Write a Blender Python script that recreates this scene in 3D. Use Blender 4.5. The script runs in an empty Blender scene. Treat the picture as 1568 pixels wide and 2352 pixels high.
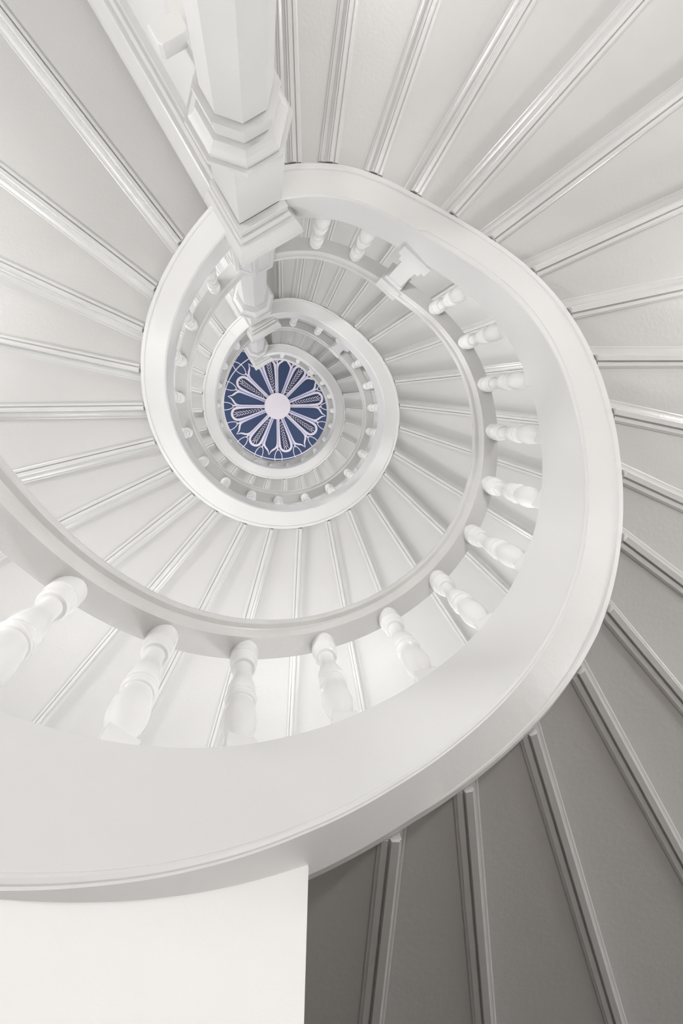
import bpy, math, random
import numpy as np
from mathutils import Matrix, Vector

random.seed(7)
D = math.pi / 180
SC = bpy.context.scene
COL = SC.collection
Z0 = 0.6            # camera height above the ground floor; stair heights below are given from the lens
LIFT = lambda z: z + Z0

# ------------------------------------------------------------------ camera
cam_d = bpy.data.cameras.new('camera')
cam_d.sensor_fit = 'VERTICAL'
cam_d.sensor_height = 36.0
cam_d.lens = 36.0 * 1292.28 / 2352.0
cam_d.clip_start = 0.02
cam = bpy.data.objects.new('camera', cam_d)
COL.objects.link(cam)
M = np.array([[0.99038089, 0.0, -0.13836799], [-0.02346368, 0.98551737, -0.16794335], [0.13636406, 0.16957451, 0.97603757]])
cm = Matrix.Identity(4)
for r in range(3):
    cm[r][0] = M[0][r]
    cm[r][1] = -M[1][r]
    cm[r][2] = -M[2][r]
cm[0][3], cm[1][3], cm[2][3] = -0.38253, 0.18208, Z0
cam.matrix_world = cm
SC.camera = cam

# ------------------------------------------------------------------ world, lamps, exposure
w = bpy.data.worlds.new('world')
SC.world = w
w.use_nodes = True
w.node_tree.nodes['Background'].inputs[0].default_value = (1.0, 0.99, 0.97, 1)
w.node_tree.nodes['Background'].inputs[1].default_value = 0.010
SC.view_settings.view_transform = 'Standard'
SC.view_settings.look = 'None'
SC.view_settings.gamma = 1.0
SC.view_settings.use_curve_mapping = False
SC.view_settings.exposure = 0.0


def polar(r, phi, z):
    return (r * math.cos(phi * D), -r * math.sin(phi * D), LIFT(z))


EN = 1.0


def lamp(name, phi, r, z, power, size=0.15, col=(1.0, 0.998, 0.994)):
    d = bpy.data.lights.new(name, 'POINT')
    d.shadow_soft_size = size
    d.energy = power * EN
    d.color = col
    o = bpy.data.objects.new(name, d)
    o.location = polar(r, phi, z)
    COL.objects.link(o)
    return o


#LAMPS unseen point lights, added and tuned for brightness; some follow cast shadows
lamp('unseen_hall_light', 14, 4.7, 0.9, 122, 0.2)
lamp('unseen_hall_light', -4, 4.9, 1.3, 35, 0.2)  # added unseen light, lifts the right soffit of the lowest flight
lamp('unseen_hall_light', 178, 2.1, 0.85, 30, 0.06)
lamp('unseen_hall_light', 75, 4.7, 1.2, 134, 0.3)
lamp('unseen_hall_light', 145, 4.8, 2, 34, 0.15)
lamp('unseen_hall_light', 165, 4.9, 1.2, 272, 0.3)
lamp('unseen_hall_light', 60, 3, -0.3, 140, 0.3)  # added low soft fill for the hall, no fitting modelled
lamp('unseen_stair_light', 225, 4.9, 1.6, 142, 0.2)  # this and the next ones: unseen, added to brighten the flights overhead
lamp('unseen_stair_light', 268, 4.9, 2.2, 130, 0.2)
lamp('unseen_stair_light', 290, 4.9, 3, 144, 0.2)
lamp('unseen_stair_light', 330, 4.9, 4.2, 55, 0.2)
lamp('unseen_stair_light', 30, 4.9, 5.4, 167, 0.2)
lamp('unseen_stair_light', 125, 4.9, 6.2, 115, 0.12)
lamp('unseen_stair_light', 170, 4.9, 6.7, 384, 0.2)
lamp('unseen_stair_light', 215, 4.9, 7.3, 8, 0.2)
lamp('unseen_stair_light', 260, 4.9, 7.8, 78, 0.2)
lamp('unseen_stair_light', 310, 4.9, 8.5, 184, 0.2)
lamp('unseen_stair_light', 0, 4.9, 9.4, 177, 0.2)
lamp('unseen_stair_light', 125, 4.9, 10.8, 139, 0.2)
lamp('unseen_stair_light', 200, 4.9, 11.6, 228, 0.2)
lamp('unseen_stair_light', 290, 4.9, 12.8, 191, 0.2)
lamp('unseen_top_light', 330, 4.6, 14.6, 218, 0.3)  # unseen lights added near the top to brighten ceiling and rosette
lamp('unseen_top_light', 220, 4.6, 15, 246, 0.3)
lamp('unseen_top_light', 80, 4.6, 15.4, 149, 0.3)
lamp('unseen_hall_light', -20, 5, 1.5, 123, 0.15)
#ENDLAMPS

# ------------------------------------------------------------------ materials


def paint(name, col, rough=0.45, var=0.03, scale=3.0, bump=0.0, bscale=60.0, spec=0.5):
    m = bpy.data.materials.new(name)
    m.use_nodes = True
    nt = m.node_tree
    b = nt.nodes['Principled BSDF']
    tc = nt.nodes.new('ShaderNodeTexCoord')
    nz = nt.nodes.new('ShaderNodeTexNoise')
    nz.inputs['Scale'].default_value = scale
    nz.inputs['Detail'].default_value = 5
    nt.links.new(tc.outputs['Object'], nz.inputs['Vector'])
    rp = nt.nodes.new('ShaderNodeValToRGB')
    rp.color_ramp.elements[0].position = 0.3
    rp.color_ramp.elements[1].position = 0.7
    lo = [max(0, c * (1 - var)) for c in col]
    hi = [min(1, c * (1 + var)) for c in col]
    rp.color_ramp.elements[0].color = (*lo, 1)
    rp.color_ramp.elements[1].color = (*hi, 1)
    nt.links.new(nz.outputs['Fac'], rp.inputs['Fac'])
    nt.links.new(rp.outputs['Color'], b.inputs['Base Color'])
    b.inputs['Roughness'].default_value = rough
    b.inputs['Specular IOR Level'].default_value = spec
    if bump:
        n2 = nt.nodes.new('ShaderNodeTexNoise')
        n2.inputs['Scale'].default_value = bscale
        n2.inputs['Detail'].default_value = 4
        nt.links.new(tc.outputs['Object'], n2.inputs['Vector'])
        bp = nt.nodes.new('ShaderNodeBump')
        bp.inputs['Strength'].default_value = bump
        bp.inputs['Distance'].default_value = 0.01
        nt.links.new(n2.outputs['Fac'], bp.inputs['Height'])
        nt.links.new(bp.outputs['Normal'], b.inputs['Normal'])
    return m


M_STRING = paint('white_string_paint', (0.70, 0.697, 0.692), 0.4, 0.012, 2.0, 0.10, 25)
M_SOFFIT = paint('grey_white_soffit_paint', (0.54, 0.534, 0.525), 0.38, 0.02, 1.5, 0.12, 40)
M_TRIM = paint('gloss_trim_paint', (0.60, 0.597, 0.59), 0.25, 0.02, 4.0, 0.10, 40)
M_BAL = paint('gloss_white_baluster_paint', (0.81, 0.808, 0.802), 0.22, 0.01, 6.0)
M_RAIL = paint('handrail_paint', (0.65, 0.643, 0.634), 0.35, 0.03, 5.0, 0.15, 45)
M_COLUMN = paint('column_paint', (0.63, 0.627, 0.622), 0.38, 0.015, 3.0, 0.08, 40)
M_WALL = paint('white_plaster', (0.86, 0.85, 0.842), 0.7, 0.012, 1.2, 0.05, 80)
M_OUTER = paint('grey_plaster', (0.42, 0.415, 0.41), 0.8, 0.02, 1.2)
M_FLOOR = paint('pale_stone', (0.19, 0.165, 0.14), 0.4, 0.06, 2.0, 0.05, 30)
M_BLUE = paint('navy_ceiling_paint', (0.024, 0.046, 0.112), 0.6, 0.10, 1.5)
M_NAVY = paint('dark_navy_paint', (0.016, 0.028, 0.072), 0.6, 0.08, 3.0)
M_LILAC = paint('lilac_white_paint', (0.64, 0.60, 0.69), 0.6, 0.03, 4.0)
M_PALE = paint('pale_rose_paint', (0.68, 0.63, 0.68), 0.6, 0.015, 4.0)
M_LAV = paint('lavender_paint', (0.28, 0.30, 0.50), 0.6, 0.06, 3.0)

# ------------------------------------------------------------------ helpers


class MB:
    def __init__(self):
        self.v = []
        self.f = []

    def add(self, vs, fs):
        o = len(self.v)
        self.v += [tuple(x) for x in vs]
        self.f += [tuple(i + o for i in f) for f in fs]
        return self

    def box(self, c, ax, ay, az):
        """c centre, ax ay az half-extent vectors"""
        c, ax, ay, az = map(Vector, (c, ax, ay, az))
        vs = [c + sx * ax + sy * ay + sz * az for sz in (-1, 1) for sy in (-1, 1) for sx in (-1, 1)]
        return self.add(vs, [(0, 2, 3, 1), (4, 5, 7, 6), (0, 1, 5, 4), (2, 6, 7, 3), (0, 4, 6, 2), (1, 3, 7, 5)])

    def sweep(self, rings, closed_profile=True, caps=True):
        n = len(rings[0])
        vs = [p for r in rings for p in r]
        fs = []
        m = n if closed_profile else n - 1
        for i in range(len(rings) - 1):
            for j in range(m):
                k = (j + 1) % n
                fs.append((i * n + j, i * n + k, (i + 1) * n + k, (i + 1) * n + j))
        if caps and closed_profile:
            fs.append(tuple(range(n))[::-1])
            fs.append(tuple((len(rings) - 1) * n + j for j in range(n)))
        return self.add(vs, fs)

    def lathe(self, prof, seg=16, rot=0.0, c=(0, 0)):
        """prof list of (r,z)"""
        rings = [[(c[0] + r * math.cos(rot + 2 * math.pi * k / seg), c[1] + r * math.sin(rot + 2 * math.pi * k / seg), z) for k in range(seg)] for r, z in prof]
        return self.sweep(rings)

    def prism(self, poly, z0, z1):
        n = len(poly)
        vs = [(x, y, z0) for x, y in poly] + [(x, y, z1) for x, y in poly]
        fs = [tuple(range(n))[::-1], tuple(range(n, 2 * n))] + [(i, (i + 1) % n, n + (i + 1) % n, n + i) for i in range(n)]
        return self.add(vs, fs)

    def mesh(self, name, mat, sharp=30, origin=None):
        me = bpy.data.meshes.new(name)
        vs = self.v
        if origin is not None:
            vs = [(x - origin[0], y - origin[1], z - origin[2]) for x, y, z in vs]
        me.from_pydata(vs, [], self.f)
        me.materials.append(mat)
        me.validate()
        import bmesh
        bm = bmesh.new()
        bm.from_mesh(me)
        bmesh.ops.recalc_face_normals(bm, faces=bm.faces)
        bm.to_mesh(me)
        bm.free()
        if sharp is not None:
            me.polygons.foreach_set('use_smooth', [True] * len(me.polygons))
            me.set_sharp_from_angle(angle=sharp * D)
        return me

    def build(self, name, mat, parent=None, sharp=30, origin=None):
        return link(name, self.mesh(name, mat, sharp, origin), parent, origin)


def link(name, me, parent=None, loc=None, rz=0.0):
    o = bpy.data.objects.new(name, me)
    COL.objects.link(o)
    if loc is not None:
        o.location = loc
    o.rotation_euler[2] = rz
    if parent is not None:
        o.parent = parent
        pl = parent_origin(parent)
        o.location = Vector(o.location) - pl
    return o


def parent_origin(p):
    v = Vector((0, 0, 0))
    while p is not None:
        v += Vector(p.location)
        p = p.parent
    return v


def thing(name, label, cat, loc=(0, 0, 0), group=None):
    o = bpy.data.objects.new(name, None)
    o.empty_display_size = 0.2
    o.location = loc
    COL.objects.link(o)
    o['label'] = label
    o['category'] = cat
    if group:
        o['group'] = group
    return o


def struct(o):
    o['kind'] = 'structure'
    return o


# ------------------------------------------------------------------ the measured line of the stair
# radius of the well and height of the string's foot every 4 degrees of the climb, from -168 degrees
RT = np.array([1.198,1.205,1.21,1.215,1.219,1.222,1.224,1.225,1.226,1.227,1.228,1.228,1.229,1.23,1.231,1.232,1.232,1.233,1.233,1.232,1.231,1.23,1.227,1.224,1.221,1.217,
1.213,1.209,1.206,1.203,1.2,1.198,1.197,1.196,1.196,1.197,1.198,1.199,1.199,1.2,1.2,1.198,1.197,1.194,1.191,1.187,1.183,1.179,1.175,1.173,1.171,1.172,1.174,
1.179,1.185,1.193,1.202,1.211,1.22,1.229,1.236,1.242,1.246,1.249,1.25,1.249,1.248,1.245,1.242,1.239,1.235,1.23,1.224,1.217,1.209,1.201,1.191,1.182,1.174,
1.166,1.16,1.156,1.153,1.153,1.155,1.159,1.164,1.171,1.177,1.184,1.191,1.197,1.202,1.206,1.21,1.212,1.214,1.215,1.216,1.217,1.217,1.218,1.218,1.219,1.22,
1.22,1.221,1.221,1.221,1.221,1.22,1.218,1.216,1.214,1.21,1.207,1.203,1.199,1.196,1.193,1.191,1.189,1.188,1.188,1.188,1.189,1.19,1.191,1.192,1.193,1.193,
1.192,1.191,1.188,1.185,1.181,1.177,1.173,1.17,1.167,1.166,1.166,1.168,1.172,1.178,1.185,1.193,1.202,1.21,1.218,1.224,1.229,1.232,1.233,1.233,1.231,1.228,
1.224,1.219,1.214,1.208,1.201,1.193,1.185,1.176,1.166,1.155,1.145,1.135,1.126,1.119,1.114,1.111,1.11,1.112,1.115,1.12,1.126,1.133,1.14,1.146,1.152,1.158,
1.162,1.166,1.168,1.171,1.172,1.174,1.175,1.176,1.177,1.178,1.18,1.182,1.183,1.185,1.186,1.187,1.188,1.188,1.188,1.186,1.185,1.183,1.18,1.178,1.175,1.173,
1.171,1.17,1.169,1.169,1.17,1.171,1.173,1.175,1.177,1.179,1.181,1.181,1.181,1.18,1.178,1.175,1.172,1.168,1.164,1.161,1.158,1.157,1.157,1.159,1.162,1.167,
1.174,1.181,1.189,1.196,1.203,1.208,1.212,1.214,1.214,1.212,1.208,1.204,1.198,1.192,1.185,1.178])
ZT = np.array([0.307,0.382,0.453,0.518,0.579,0.635,0.688,0.739,0.789,0.839,0.891,0.944,0.999,1.057,1.116,1.177,1.238,1.298,1.358,1.417,1.473,1.527,1.579,1.629,1.678,
1.726,1.774,1.824,1.875,1.929,1.985,2.045,2.109,2.176,2.245,2.317,2.39,2.463,2.536,2.607,2.677,2.744,2.81,2.875,2.94,3.004,3.071,3.14,3.212,3.289,3.368,
3.451,3.534,3.616,3.695,3.766,3.828,3.878,3.916,3.941,3.957,3.966,3.974,3.984,4.001,4.01,4.019,4.027,4.028,4.041,4.089,4.173,4.268,4.343,4.406,4.458,4.499,
4.532,4.559,4.584,4.611,4.642,4.681,4.728,4.784,4.846,4.914,4.986,5.059,5.131,5.2,5.265,5.325,5.381,5.431,5.477,5.52,5.561,5.601,5.642,5.684,5.727,5.773,
5.821,5.87,5.921,5.973,6.024,6.075,6.124,6.171,6.215,6.258,6.299,6.338,6.377,6.416,6.456,6.498,6.542,6.589,6.64,6.694,6.752,6.812,6.874,6.937,7.0,7.063,
7.125,7.185,7.243,7.299,7.353,7.408,7.462,7.518,7.577,7.639,7.704,7.773,7.845,7.917,7.988,8.055,8.115,8.165,8.203,8.229,8.243,8.247,8.244,8.239,8.237,8.242,
8.259,8.29,8.33,8.374,8.426,8.486,8.556,8.631,8.71,8.782,8.842,8.892,8.933,8.968,9.002,9.037,9.077,9.125,9.18,9.244,9.315,9.391,9.47,9.55,9.629,9.705,9.777,
9.843,9.905,9.962,10.014,10.064,10.111,10.158,10.205,10.253,10.303,10.355,10.409,10.465,10.522,10.58,10.637,10.694,10.749,10.802,10.853,10.902,10.949,10.994,
11.039,11.084,11.131,11.179,11.229,11.283,11.339,11.4,11.463,11.53,11.598,11.668,11.738,11.808,11.876,11.943,12.007,12.07,12.132,12.193,12.254,12.317,12.383,
12.452,12.525,12.601,12.68,12.759,12.838,12.913,12.981,13.039,13.086,13.12,13.142,13.154,13.16,13.163,13.169,13.183,13.208,13.247,13.302,13.371,13.452,
13.54])
GT = np.arange(-168, -168 + 4 * len(RT), 4.0)


def _smooth(tab, x):
    i = (x - GT[0]) / 4.0
    k = int(max(1, min(len(tab) - 3, math.floor(i))))
    t = i - k
    a, b, c, d = tab[k - 1:k + 3]
    return b + 0.5 * t * (c - a + t * (2 * a - 5 * b + 4 * c - d + t * (3 * (b - c) + d - a)))


WR = lambda a: float(_smooth(RT, a))     # well radius
ZB = lambda a: float(_smooth(ZT, a))     # foot of the string
W_, HS, HH = 0.1956, 0.431, 1.224        # string thickness, string height, handrail height
RI, RO = -0.013, 0.094                   # handrail offsets from the well radius
BAT1 = [-91.2,-79.8,-67.5,-55.3,-44.0,-31.3,-19.4,-7.1,4.5,16.0,28.0,40.2,51.5,62.3,73.7,85.5,94.9]
BAT2 = [131.6,146.6,159.5,172.1,184.6,197.1,208.9,221.3,232.6,245.6,257.3,270.2,283.8,295.0,307.3,320.4,332.6,345.8,357.6,370.2,382.9,396.3,407.4,416.9,427.0,
436.4,444.1,453.3]
BAL1 = [-143.7,-127.3,-111.9,-95.1,-78.1,-61.8,-45.7,-30.3,-13.7,1.8,17.3,33.0,51.1,68.8,84.7]
BAL2 = [128.6,146.7,163.3,180.2,197.3,213.8,229.6,245.4,260.9,277.3,293.4,308.8,324.5,340.3,356.5,371.9,388.5,405.7,424.7,443.3]
ROUT = 5.15                              # outer ends of the steps
RWALL = 5.2


def curve(prof, a0, a1, step=2.0, taper=None):
    """sweep a (radial offset, height) profile along the stair line"""
    n = max(2, int(round((a1 - a0) / step)) + 1)
    rings = []
    for i in range(n):
        a = a0 + (a1 - a0) * i / (n - 1)
        r, z = WR(a), ZB(a)
        rings.append([polar(r + dr, a, z + dz) for dr, dz in (prof(a) if callable(prof) else prof)])
    return MB().sweep(rings)


# ------------------------------------------------------------------ structure
mb = MB().prism([(RWALL * 1.05 * math.cos(k * 5 * D), RWALL * 1.05 * math.sin(k * 5 * D)) for k in range(72)], -0.2, 0.0)
struct(mb.build('floor', M_FLOOR))
rings = []
for k in range(73):
    a = k * 5 * D
    rings.append([(r * math.cos(a), r * math.sin(a), z) for r, z in ((RWALL, 0), (RWALL + 0.2, 0), (RWALL + 0.2, LIFT(16.9)), (RWALL, LIFT(16.9)))])
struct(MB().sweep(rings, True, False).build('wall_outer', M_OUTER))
mb = MB().prism([(RWALL * 1.05 * math.cos(k * 5 * D), RWALL * 1.05 * math.sin(k * 5 * D)) for k in range(72)], LIFT(16.92), LIFT(17.1))
struct(mb.build('ceiling', M_BLUE))

# spandrel wall closing the space below the lowest steps
rings = []
for i in range(36):
    a = -168 + 65.4 * i / 35
    top = ZB(a) + 0.004
    dr = 0.10 * max(0.0, min(1.0, (a + 136) / 34.0))
    ring = []
    zz = [-Z0, 0.0, 0.3, 0.6, top - 0.25, top - 0.03, top]
    for k, z in enumerate(zz):
        ring.append(polar(WR(a) + dr + (0.012 if k == 6 else 0.0), a - 4.6 * (top - z) * (i / 35.0) ** 5, z))
    for z in zz[::-1]:
        ring.append(polar(WR(a) + dr + 0.07, a - 4.6 * (top - z) * (i / 35.0) ** 5, z))
    rings.append(ring)
struct(MB().sweep(rings).build('wall_spandrel', M_WALL, sharp=40))

# ------------------------------------------------------------------ stair flights
E1A = 120.5                                           # the landing beams run outward on this bearing
e1 = Vector((math.cos(E1A * D), -math.sin(E1A * D), 0))
e2 = Vector((-e1.y, e1.x, 0))                          # to the right of the beam as seen from below
CC = Vector((-0.44, -1.283, 0))
CS = Vector((-0.459, -1.279, 0))                        # column centre


def low_end(a):
    """0 to 1 towards the lowest steps, where the string's underside is narrower"""
    return max(0.0, min(1.0, (-48 - a) / 40.0))


def edge_line(a):
    """inner point and direction of the riser line that meets the string at bearing a"""
    rr = WR(a) + W_ - 0.018 * low_end(a)
    al = -a * D + math.asin(0.09 / rr)
    P = Vector((rr * math.cos(a * D), -rr * math.sin(a * D), 0))
    return P, Vector((math.cos(al), math.sin(al), 0))


def beam_line(a):
    rr = WR(a) + W_
    return Vector((rr * math.cos(a * D), -rr * math.sin(a * D), 0)), e1.copy()


def out_hit(P, d, R):
    b = P.dot(d)
    return P + d * (-b + math.sqrt(b * b - P.length_squared + R * R))


def make_tread(parent, La, Lb, aa, ab, z):
    """wedge-shaped step board with its underside at height z"""
    (Pa, da), (Pb, db) = La, Lb
    inner = []
    n = 4
    ia, ib = Pa - da * 0.015, Pb - db * 0.015
    for k in range(n + 1):
        a = aa + (ab - aa) * k / n
        rr = WR(a) + W_ - 0.018 * low_end(a) - 0.015
        inner.append(Vector((rr * math.cos(a * D), -rr * math.sin(a * D), 0)))
    inner[0], inner[-1] = ia, ib
    oa, ob = out_hit(Pa, da, ROUT), out_hit(Pb, db, ROUT)
    ta, tb = math.atan2(-oa.y, oa.x), math.atan2(-ob.y, ob.x)
    while tb < ta:
        tb += 2 * math.pi
    outer = [Vector((ROUT * math.cos(ta + (tb - ta) * k / 5), -ROUT * math.sin(ta + (tb - ta) * k / 5), 0)) for k in range(6)]
    poly = [(p.x, p.y) for p in inner] + [(p.x, p.y) for p in outer[::-1]]
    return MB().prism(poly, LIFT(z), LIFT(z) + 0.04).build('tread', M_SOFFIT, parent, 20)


def make_riser(parent, L, a, zl, zu):
    P, d = L
    up = Vector((d.y, -d.x, 0))                        # uphill side of the board
    if up.dot(Vector((-math.sin(a * D), -math.cos(a * D), 0))) < 0:
        up = -up
    p0 = P + d * 0.008
    p1 = out_hit(P, d, ROUT - 0.01)
    zt = max(zu, zl + 0.02)
    prof = [(-0.042, 0.002), (-0.042, -0.005), (-0.035, -0.007), (-0.033, -0.012), (-0.014, -0.012), (-0.012, -0.003), (-0.006, -0.003), (-0.004, -0.017), (0.020, -0.017), (0.022, -0.010), (0.028, -0.008), (0.028, zt - zl + 0.01), (0.0, zt - zl + 0.01), (0.0, 0.002)]
    rings = [[Vector((q.x, q.y, LIFT(zl))) + up * s + Vector((0, 0, h)) for s, h in prof] for q in (p0, p1)]
    o = MB().sweep(rings).build('riser', M_TRIM, parent, 12)
    h0 = max(zl - 0.012, zt - 0.062) - zl
    hz = zt - zl
    c = [(0.027, h0), (0.034, h0), (0.034, h0 + 0.009), (0.041, h0 + 0.010), (0.045, h0 + 0.35 * (hz - h0)), (0.055, h0 + 0.62 * (hz - h0)), (0.070, hz - 0.018), (0.078, hz - 0.017), (0.079, hz - 0.008), (0.086, hz - 0.008), (0.092, hz - 0.006), (0.092, hz + 0.003), (0.027, hz + 0.003)]
    q0, q1 = P + d * 0.008, out_hit(P, d, ROUT - 0.02)
    rings = [[Vector((q.x, q.y, LIFT(zl))) + up * s + Vector((0, 0, h)) for s, h in c] for q in (q0, q1)]
    MB().sweep(rings).build('cove_moulding', M_TRIM, o, 18)
    return o




def string_prof(a):
    """the face board's lower edge stands proud of the foot, more so over part of the lowest turn"""
    e = 0.004
    if -20 < a < 57:
        e = 0.004 + 0.022 * min(1.0, (a + 20) / 40.0) * min(1.0, (57 - a) / 2.0)
    s = low_end(a)                            # the outer edge of the underside turns up along the lowest steps
    w1, w2 = W_ - 0.055 * s, W_ - 0.018 * s
    lip = 0.014 * (1 - s)
    return [(0.0, HS), (0.0, 0.030), (-0.003, 0.024), (-0.003, 0.016), (0.002, 0.008), (0.002 + e, 0.006), (0.004 + e, 0.0), (W_ - 0.034 - 0.027 * s, -0.004),
            (W_ - 0.028 - 0.030 * s, -lip - 0.004 * s), (w1 - 0.006 * (1 - s), -lip - 0.004 * s), (w2, -lip * 0.4 + 0.016 * s), (w2, HS)]


def flight(label, a0, a1, bounds, first_beam, last_beam):
    t = thing('staircase_flight', label, 'staircase', polar(0, 0, ZB(a0)), 'flights of the spiral stair')
    curve(string_prof, a0, a1, 1.0).build('string_board', M_STRING, t, 15)
    lines = [edge_line(a) for a in bounds]
    if first_beam:
        lines[0] = beam_line(bounds[0])
    if last_beam:
        lines[-1] = beam_line(bounds[-1])
    zs = [0.05 * ZB(bounds[i]) + 0.95 * ZB(bounds[i + 1]) + 0.004 + 0.022 * low_end(bounds[i + 1]) for i in range(len(bounds) - 1)]
    for i in range(1, len(zs)):
        zs[i] = max(zs[i], zs[i - 1] + 0.025)
    for i in range(len(zs)):
        make_tread(t, lines[i], lines[i + 1], bounds[i], bounds[i + 1], zs[i])
        if i:
            make_riser(t, lines[i], bounds[i], zs[i - 1], zs[i])
    return t


B1 = [-166, -154, -141.5, -129, -116.5, -104] + BAT1 + [106]
B2 = [112.5] + BAT2 + [466]
B3 = [472.5] + [a + 360 for a in BAT2] + [826]
f1 = flight('lowest and largest white stair flight, its grey underside shading to dark at lower right', -168, 106, B1, False, True)
f2 = flight('middle white stair flight curling round the second ring of balusters', 110, 466, B2, True, True)
f3 = flight('topmost and smallest white stair flight, ringing the blue ceiling', 470, 826, B3, True, True)

# ------------------------------------------------------------------ balustrades
hb = HH - HS                                            # clear height of a baluster
PB = [(0.0, 0.036), (0.0, 0.042), (0.085, 0.043), (0.110, 0.043), (0.135, 0.046), (0.165, 0.053), (0.195, 0.058), (0.225, 0.060), (0.255, 0.0585),
      (0.290, 0.054), (0.320, 0.049), (0.330, 0.048), (0.334, 0.053), (0.341, 0.055), (0.346, 0.052), (0.350, 0.056), (0.362, 0.059), (0.374, 0.056), (0.377, 0.050), (0.384, 0.050), (0.388, 0.053), (0.410, 0.0545), (0.445, 0.053),
      (0.480, 0.047), (0.515, 0.040), (0.550, 0.0355), (0.590, 0.0345), (0.620, 0.036), (0.624, 0.047), (0.634, 0.052), (0.650, 0.053), (0.654, 0.050),
      (0.672, 0.053), (0.685, 0.057), (0.692, 0.058), (0.697, 0.055), (0.700, 0.058), (0.790, 0.0585)]
k = hb / 0.79
bal = MB().lathe([(r, z * k) for z, r in PB], 20)
bal_me = bal.mesh('baluster', M_BAL, 35)
pl = MB()
h = 0.048
b_ = 0.012
pl.sweep([[(sx * q, sy * q, z) for sx, sy in ((-1, -1), (1, -1), (1, 1), (-1, 1))] for q, z in ((h, -0.07), (h, 0.062), (h - 0.003, 0.072), (h - 0.010, 0.080), (h - 0.018, 0.083))])
pl_me = pl.mesh('baluster_plinth', M_BAL, 25)

RAIL = [(RI, 0.0), (RI - 0.002, 0.010), (RI, 0.088), (RI - 0.004, 0.096), (RI - 0.024, 0.103), (RI - 0.029, 0.110), (RI - 0.031, 0.128), (RI - 0.029, 0.148),
        (RI - 0.018, 0.166), (RI + 0.02, 0.178), (RO - 0.02, 0.178), (RO + 0.024, 0.166), (RO + 0.038, 0.148), (RO + 0.030, 0.104), (RO + 0.004, 0.096), (RO, 0.088), (RO, 0.0)]


def newel(parent, a):
    r, z = WR(a), ZB(a)
    u = Vector((math.cos(a * D), -math.sin(a * D), 0))
    t = Vector((-math.sin(a * D), -math.cos(a * D), 0))
    Zv = Vector((0, 0, 1))
    rc = r + (RI + RO) / 2
    mb = MB()
    base = LIFT(z + HS)

    def bx(hw, hr, z0, z1, dr=0.0):
        mb.box(u * (rc + dr) + Zv * (base + (z0 + z1) / 2), t * hw, u * hr, Zv * ((z1 - z0) / 2))
    bx(0.125, 0.062, -0.07, 0.10)
    bx(0.095, 0.058, 0.10, 0.20)
    bx(0.066, 0.054, 0.20, hb - 0.14)
    bx(0.085, 0.060, hb - 0.14, hb - 0.06)
    bx(0.105, 0.082, hb - 0.06, hb + 0.20)
    return mb.build('newel_post', M_STRING, parent, 20)


def balustrade(label, a0, a1, angles, newel_at):
    t = thing('balustrade', label, 'railing', polar(0, 0, ZB(a0) + HS), 'balustrades of the spiral stair')
    curve([(dr, HH + dz) for dr, dz in RAIL], a0, a1, 2.0).build('handrail', M_RAIL, t, 30)
    for a in angles:
        r, z = WR(a), ZB(a)
        loc = polar(r + 0.058, a, z + HS)
        o = link('baluster', bal_me, t, loc, -a * D)
        q = bpy.data.objects.new('baluster_plinth', pl_me)
        COL.objects.link(q)
        q.parent = o
    newel(t, newel_at)
    return t


balustrade('lowest white balustrade of fat turned balusters under a broad grey-bottomed handrail', -166, 107, [a for a in BAL1 if abs(a - 51.1) > 1], 51.1)
balustrade('middle balustrade, the ring of turned balusters seen inside the lowest one', 110, 466, [a for a in BAL2 if abs(a - 405.7) > 1], 405.7)
balustrade('topmost balustrade, the thinnest ring of tiny balusters right round the blue rosette', 470, 826, [a + 360 for a in BAL2 if abs(a - 405.7) > 1], 765.7)

# ------------------------------------------------------------------ columns and landing beams
OCT0 = math.atan2(e1.y, e1.x) + math.pi / 8
KZ = [0.0, 4.43, 9.58]
LB = ['lowest and largest octagonal white column with stepped collar, at the top of the picture',
      'middle octagonal column rising above the big square moulded cap',
      'topmost small octagonal column, its square cap in front of the blue ceiling']


def octagon(prof, c, name, mat, parent, sharp=20):
    return MB().lathe([(r, LIFT(z)) for r, z in prof], 8, OCT0, (c.x, c.y)).build(name, mat, parent, sharp)


def sq(mb, c, hx0, hx1, hy0, hy1, z0, z1):
    """block: hx along e2 (left,right), hy along e1 (front,back)"""
    poly = [c - e2 * hx0 - e1 * hy0, c + e2 * hx1 - e1 * hy0, c + e2 * hx1 + e1 * hy1, c - e2 * hx0 + e1 * hy1]
    return mb.prism([(p.x, p.y) for p in poly], LIFT(z0), LIFT(z1))


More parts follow.
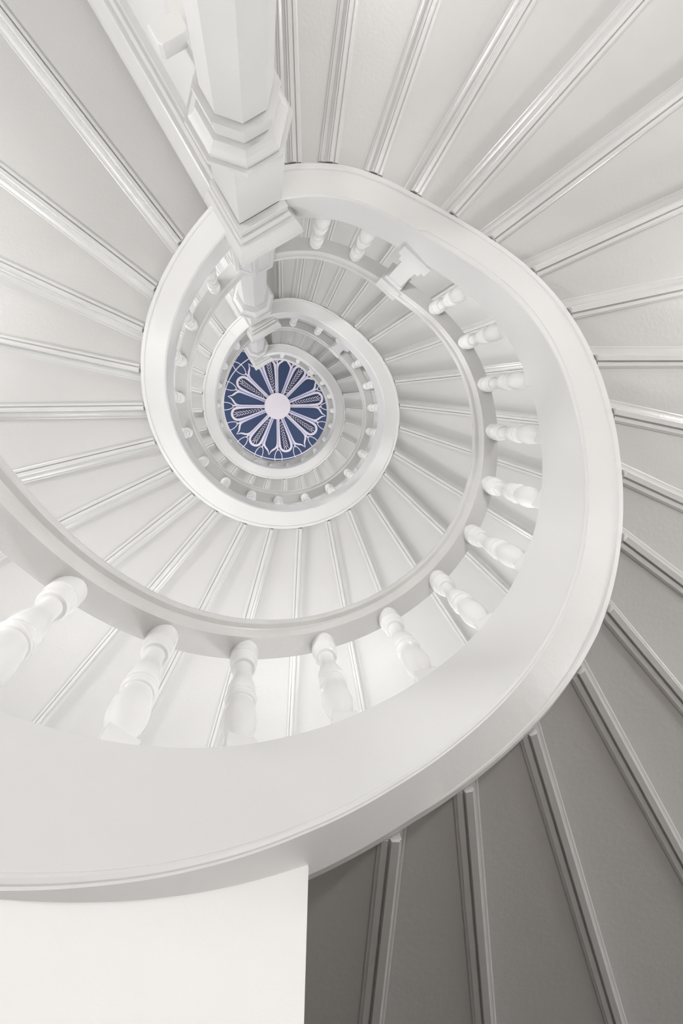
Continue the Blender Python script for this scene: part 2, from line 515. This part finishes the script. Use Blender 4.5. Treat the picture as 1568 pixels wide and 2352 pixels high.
CORN = [(0.0, 4.055), (0.26, 4.055), (0.28, 4.065), (0.28, 4.135), (0.22, 4.135), (0.22, 4.145), (0.36, 4.147), (0.40, 4.158), (0.44, 4.168), (0.46, 4.185), (0.40, 4.187), (0.40, 4.195), (0.60, 4.198), (0.66, 4.205), (0.80, 4.235),
        (0.93, 4.275), (0.99, 4.31), (1.0, 4.34), (0.97, 4.365), (0.9, 4.375), (0.9, 4.40), (0.0, 4.40)]
HB = 0.16
for i, dz in enumerate(KZ):
    zfoot = -Z0 if i == 0 else KZ[i - 1] + 4.40
    t = thing('column', LB[i], 'column', (CC.x, CC.y, LIFT(zfoot)), 'columns of the stair')
    rs = 0.166
    pz = zfoot + 1.1
    # pedestal with a sunk panel on each face
    octagon([(0.235, zfoot), (0.235, pz - 0.06), (0.228, pz - 0.03), (0.215, pz), (rs + 0.004, pz + 0.004)], CC, 'pedestal', M_COLUMN, t)
    for kf in range(8):
        an = OCT0 + math.pi / 8 + kf * math.pi / 4
        n = Vector((math.cos(an), math.sin(an), 0))
        s = Vector((-n.y, n.x, 0))
        ap = 0.235 * math.cos(math.pi / 8)
        mb = MB()
        zc = LIFT(zfoot + 0.55)
        for dx, hz_, hx_ in ((-0.055, 0.36, 0.006), (0.055, 0.36, 0.006)):
            mb.box(CC + n * (ap + 0.001) + s * dx + Vector((0, 0, zc)), s * hx_, n * 0.004, Vector((0, 0, hz_)))
        for dz_ in (-0.36, 0.36):
            mb.box(CC + n * (ap + 0.001) + Vector((0, 0, zc + dz_)), s * 0.061, n * 0.004, Vector((0, 0, 0.006)))
        mb.build('panel_bead', M_COLUMN, t, 20)
    octagon([(rs, pz - 0.01), (rs, 2.832 + dz)], CS, 'shaft', M_COLUMN, t)
    octagon([(rs - 0.012, 2.82 + dz), (rs - 0.012, 2.842 + dz), (rs + 0.034, 2.846 + dz), (rs + 0.036, 2.868 + dz), (rs + 0.020, 2.876 + dz), (rs + 0.016, 2.985 + dz), (rs + 0.004, 2.985 + dz),
             (rs + 0.004, 2.995 + dz), (rs + 0.040, 2.999 + dz), (rs + 0.042, 3.022 + dz), (rs + 0.046, 3.036 + dz), (rs + 0.056, 3.056 + dz), (rs + 0.074, 3.074 + dz), (rs + 0.080, 3.078 + dz),
             (rs + 0.080, 3.104 + dz), (rs + 0.072, 3.104 + dz), (rs + 0.072, 3.112 + dz), (rs + 0.102, 3.114 + dz), (rs + 0.104, 3.150 + dz), (rs + 0.02, 3.165 + dz)], CS, 'collar', M_COLUMN, t, 12)
    mb = MB()
    sq(mb, CC, HB, HB, HB, HB, 3.14 + dz, 4.043 + dz)
    sq(mb, CC, HB - 0.012, HB - 0.012, HB - 0.012, HB - 0.012, 4.043 + dz, 4.06 + dz)
    mb.build('block', M_COLUMN, t, 20)
    # square moulded cap, the same profile running on along the beam
    rings = []
    for s_, z in CORN:
        pass
    pth = [(CC - e2 * HB + e1 * HB, (0.10, 0)), (CC - e2 * HB - e1 * HB, (0.10, 0.175)), (CC + e2 * HB - e1 * HB, (-0.09, 0.175)), (CC + e2 * HB + e1 * 0.16, (-0.09, 0))]
    rings = [[(p - e2 * (ov[0] * s_) - e1 * (ov[1] * s_)) + Vector((0, 0, LIFT(z + dz))) for s_, z in CORN] for p, ov in pth]
    MB().sweep(rings).build('cap', M_COLUMN, t, 12)

    b = thing('landing_beam', ['lowest landing beam running off to the upper left behind the big column',
                               'middle landing beam running off left behind the middle column',
                               'topmost landing beam edging the blue ceiling'][i], 'beam', (CC.x, CC.y, LIFT(3.1 + dz)), 'landing beams')
    L = math.sqrt(RWALL ** 2 - 0.3) - CC.length - 0.1
    mb = MB()
    sq(mb, CC, 0.08, 0.12, -0.10, L, 3.06 + dz, 4.38 + dz)
    mb.build('beam_body', M_STRING, b, 20)
    rings = [[(p - e2 * (ov * s_)) + Vector((0, 0, LIFT(z + dz))) for s_, z in CORN] for p, ov in ((CC - e2 * 0.075 + e1 * 0.1, 0.185), (CC - e2 * 0.075 + e1 * L, 0.185))]
    MB().sweep(rings).build('beam_moulding', M_TRIM, b, 12)
    if i == 0:
        mb = MB()
        c = CC - e2 * 0.135 + e1 * 0.41 + Vector((0, 0, LIFT(3.05)))
        prof = [(-0.078, -0.034), (-0.062, -0.05), (0.062, -0.05), (0.078, -0.034), (0.078, 0.05), (-0.078, 0.05)]
        mb.sweep([[c - e2 * x * q + e1 * y * q + Vector((0, 0, o_)) for x, y in prof] for o_, q in ((-0.055, 0.93), (-0.048, 1), (0.055, 1))])
        o = mb.build('wall_box', M_STRING, None, 30)
        o['label'] = 'small white rounded box fixed to the side of the lowest landing beam'
        o['category'] = 'box'

# ------------------------------------------------------------------ ceiling rosette
RZ = LIFT(16.92)
RC = Vector((0.082, -0.078, RZ))
KQ = 16.9 / 1292.28 / 5.227                              # one measuring unit of the rosette in metres
ros = thing('ceiling_rosette', 'round white and lavender petal rosette on the navy ceiling', 'ceiling decoration', RC)


def rp(r, an, dx=0.0):
    """rosette point: r out along bearing an (degrees), dx across"""
    c, s = math.cos(an * D), math.sin(an * D)
    return (RC.x + KQ * (r * c - dx * s), RC.y + KQ * (r * s + dx * c))


def ribbon(mb, pts, widths, z0, th, closed=False):
    n = len(pts)
    L, R = [], []
    for i in range(n):
        a = pts[(i - 1) % n] if (closed or i > 0) else pts[i]
        b = pts[(i + 1) % n] if (closed or i < n - 1) else pts[i]
        d = Vector((b[0] - a[0], b[1] - a[1]))
        d.normalize()
        nn = Vector((-d.y, d.x))
        wd = widths[i] * KQ / 2 if hasattr(widths, '__len__') else widths * KQ / 2
        L.append((pts[i][0] + nn.x * wd, pts[i][1] + nn.y * wd))
        R.append((pts[i][0] - nn.x * wd, pts[i][1] - nn.y * wd))
    rings = [[(*L[i], z0), (*R[i], z0), (*R[i], z0 - th), (*L[i], z0 - th)] for i in range(n)]
    if closed:
        rings.append(rings[0])
    return mb.sweep(rings, True, not closed)


MB().lathe([(0.1 * KQ, RZ - 0.05), (150 * KQ, RZ - 0.05), (152 * KQ, RZ - 0.045), (152 * KQ, RZ + 0.002)], 48, 0, (RC.x, RC.y)).build('centre_disc', M_PALE, ros, 30)
mb = MB()
ribbon(mb, [rp(622, k * 3) for k in range(120)], 11, RZ, 0.012, True)
mb.build('outer_ring', M_LILAC, ros, 30)
for k in range(16):
    an = 22.5 * k
    mb = MB()
    pts = []
    for q in range(28):
        t_ = 2 * math.pi * q / 28
        pts.append(rp(605 + 98 * math.cos(t_), an, 44 * math.sin(t_) * (1 - 0.25 * abs(math.cos(t_)) ** 2)))
    ribbon(mb, pts, 9, RZ, 0.010, True)
    mb.build('oval_loop', M_LILAC, ros, 30)
    # scrolls outside the ring
    mb = MB()
    for sg in (-1, 1):
        pts = []
        for q in range(16):
            t_ = q / 15 * 1.6 * math.pi
            rad = 30 * (1 - 0.6 * q / 15)
            pts.append(rp(742 + rad * math.cos(t_) - 10, an + 11.25, sg * (38 + rad * math.sin(t_))))
        ribbon(mb, pts, [9 - 3 * q / 15 for q in range(16)], RZ, 0.010)
    mb.build('scroll', M_LILAC, ros, 30)
for k in range(8):
    a0 = 90 + 45 * k
    al = 79 + 45 * k
    ao = 101.2 + 45 * k
    ab = 67.5 + 45 * k
    # straight rib
    mb = MB()
    for dx in (-9, 9):
        ribbon(mb, [rp(148, a0, dx * 0.8), rp(330, a0, dx), rp(480, a0, dx * 1.15)], [10, 11, 12], RZ, 0.014)
    mb.build('rib', M_LILAC, ros, 30)
    mb = MB()
    ribbon(mb, [rp(148, a0), rp(485, a0)], [8, 8], RZ, 0.006)
    mb.build('rib_shadow_line', M_LAV, ros, 30)
    # lavender facet
    mb = MB()
    ribbon(mb, [rp(148, ab, -1), rp(480, ab, -2)], [20, 46], RZ, 0.008)
    mb.build('facet', M_LAV, ros, 30)
    mb = MB()
    ribbon(mb, [rp(148, ab, 11), rp(470, ab, 22)], [8, 12], RZ, 0.014)
    mb.build('facet_edge', M_LILAC, ros, 30)
    # rounded petal
    mb = MB()
    pts = [rp(150, al, -14), rp(250, al, -34), rp(350, al, -53), rp(440, al, -66)]
    wd = [12, 15, 19, 24]
    for q in range(1, 14):
        t_ = math.pi * q / 14
        pts.append(rp(470 + 66 * math.sin(t_), al, -68 * math.cos(t_)))
        wd.append(26)
    pts += [rp(440, al, 66), rp(350, al, 53), rp(250, al, 34), rp(150, al, 14)]
    wd += [24, 19, 15, 12]
    ribbon(mb, pts, wd, RZ, 0.016)
    mb.build('round_petal', M_LILAC, ros, 30)
    # dark ground of the petal
    mb = MB()
    mb.prism([rp(150, al, -10), rp(440, al, -60), rp(500, al, -52), rp(528, al, -28), rp(536, al, 0), rp(528, al, 28), rp(500, al, 52), rp(440, al, 60), rp(150, al, 10)], RZ - 0.004, RZ)
    mb.build('petal_ground', M_NAVY, ros, 30)
    # leaf spray
    mb = MB()
    for j in range(10):
        rr = 178 + 31 * j
        ln = 20 + 4.2 * j
        for sg in (-1, 1):
            r0 = rr + (10 if sg > 0 else 0)
            x1, y1 = ln * 0.86, ln * 0.50
            p = [rp(r0, al, 1.5 * sg), rp(r0 + x1 * 0.5, al, sg * (1.5 + y1 * 0.62)), rp(r0 + x1, al, sg * (1.5 + y1))]
            ribbon(mb, p, [3, 8.5, 2], RZ - 0.003, 0.010)
    ribbon(mb, [rp(470, al), rp(505, al), rp(525, al)], [3, 9, 2], RZ - 0.003, 0.010)
    mb.build('leaf_spray', M_LILAC, ros, 30)
    # pointed petal
    mb = MB()
    for sg in (-1, 1):
        pts = [rp(150, ao, sg * 18), rp(300, ao, sg * 49), rp(400, ao, sg * 69), rp(440, ao, sg * 76), rp(470, ao, sg * 73), rp(495, ao, sg * 58), rp(512, ao, sg * 38), rp(535, ao, sg * 17), rp(580, ao, sg * 0.5)]
        ribbon(mb, pts, [7, 9, 12, 17, 20, 21, 20, 14, 4], RZ, 0.015)
    for sg in (-1, 1):
        ribbon(mb, [rp(455, ao, sg * 76), rp(485, ao, sg * 88), rp(512, ao, sg * 98)], [20, 18, 9], RZ, 0.012)
    mb.build('pointed_petal', M_LILAC, ros, 30)
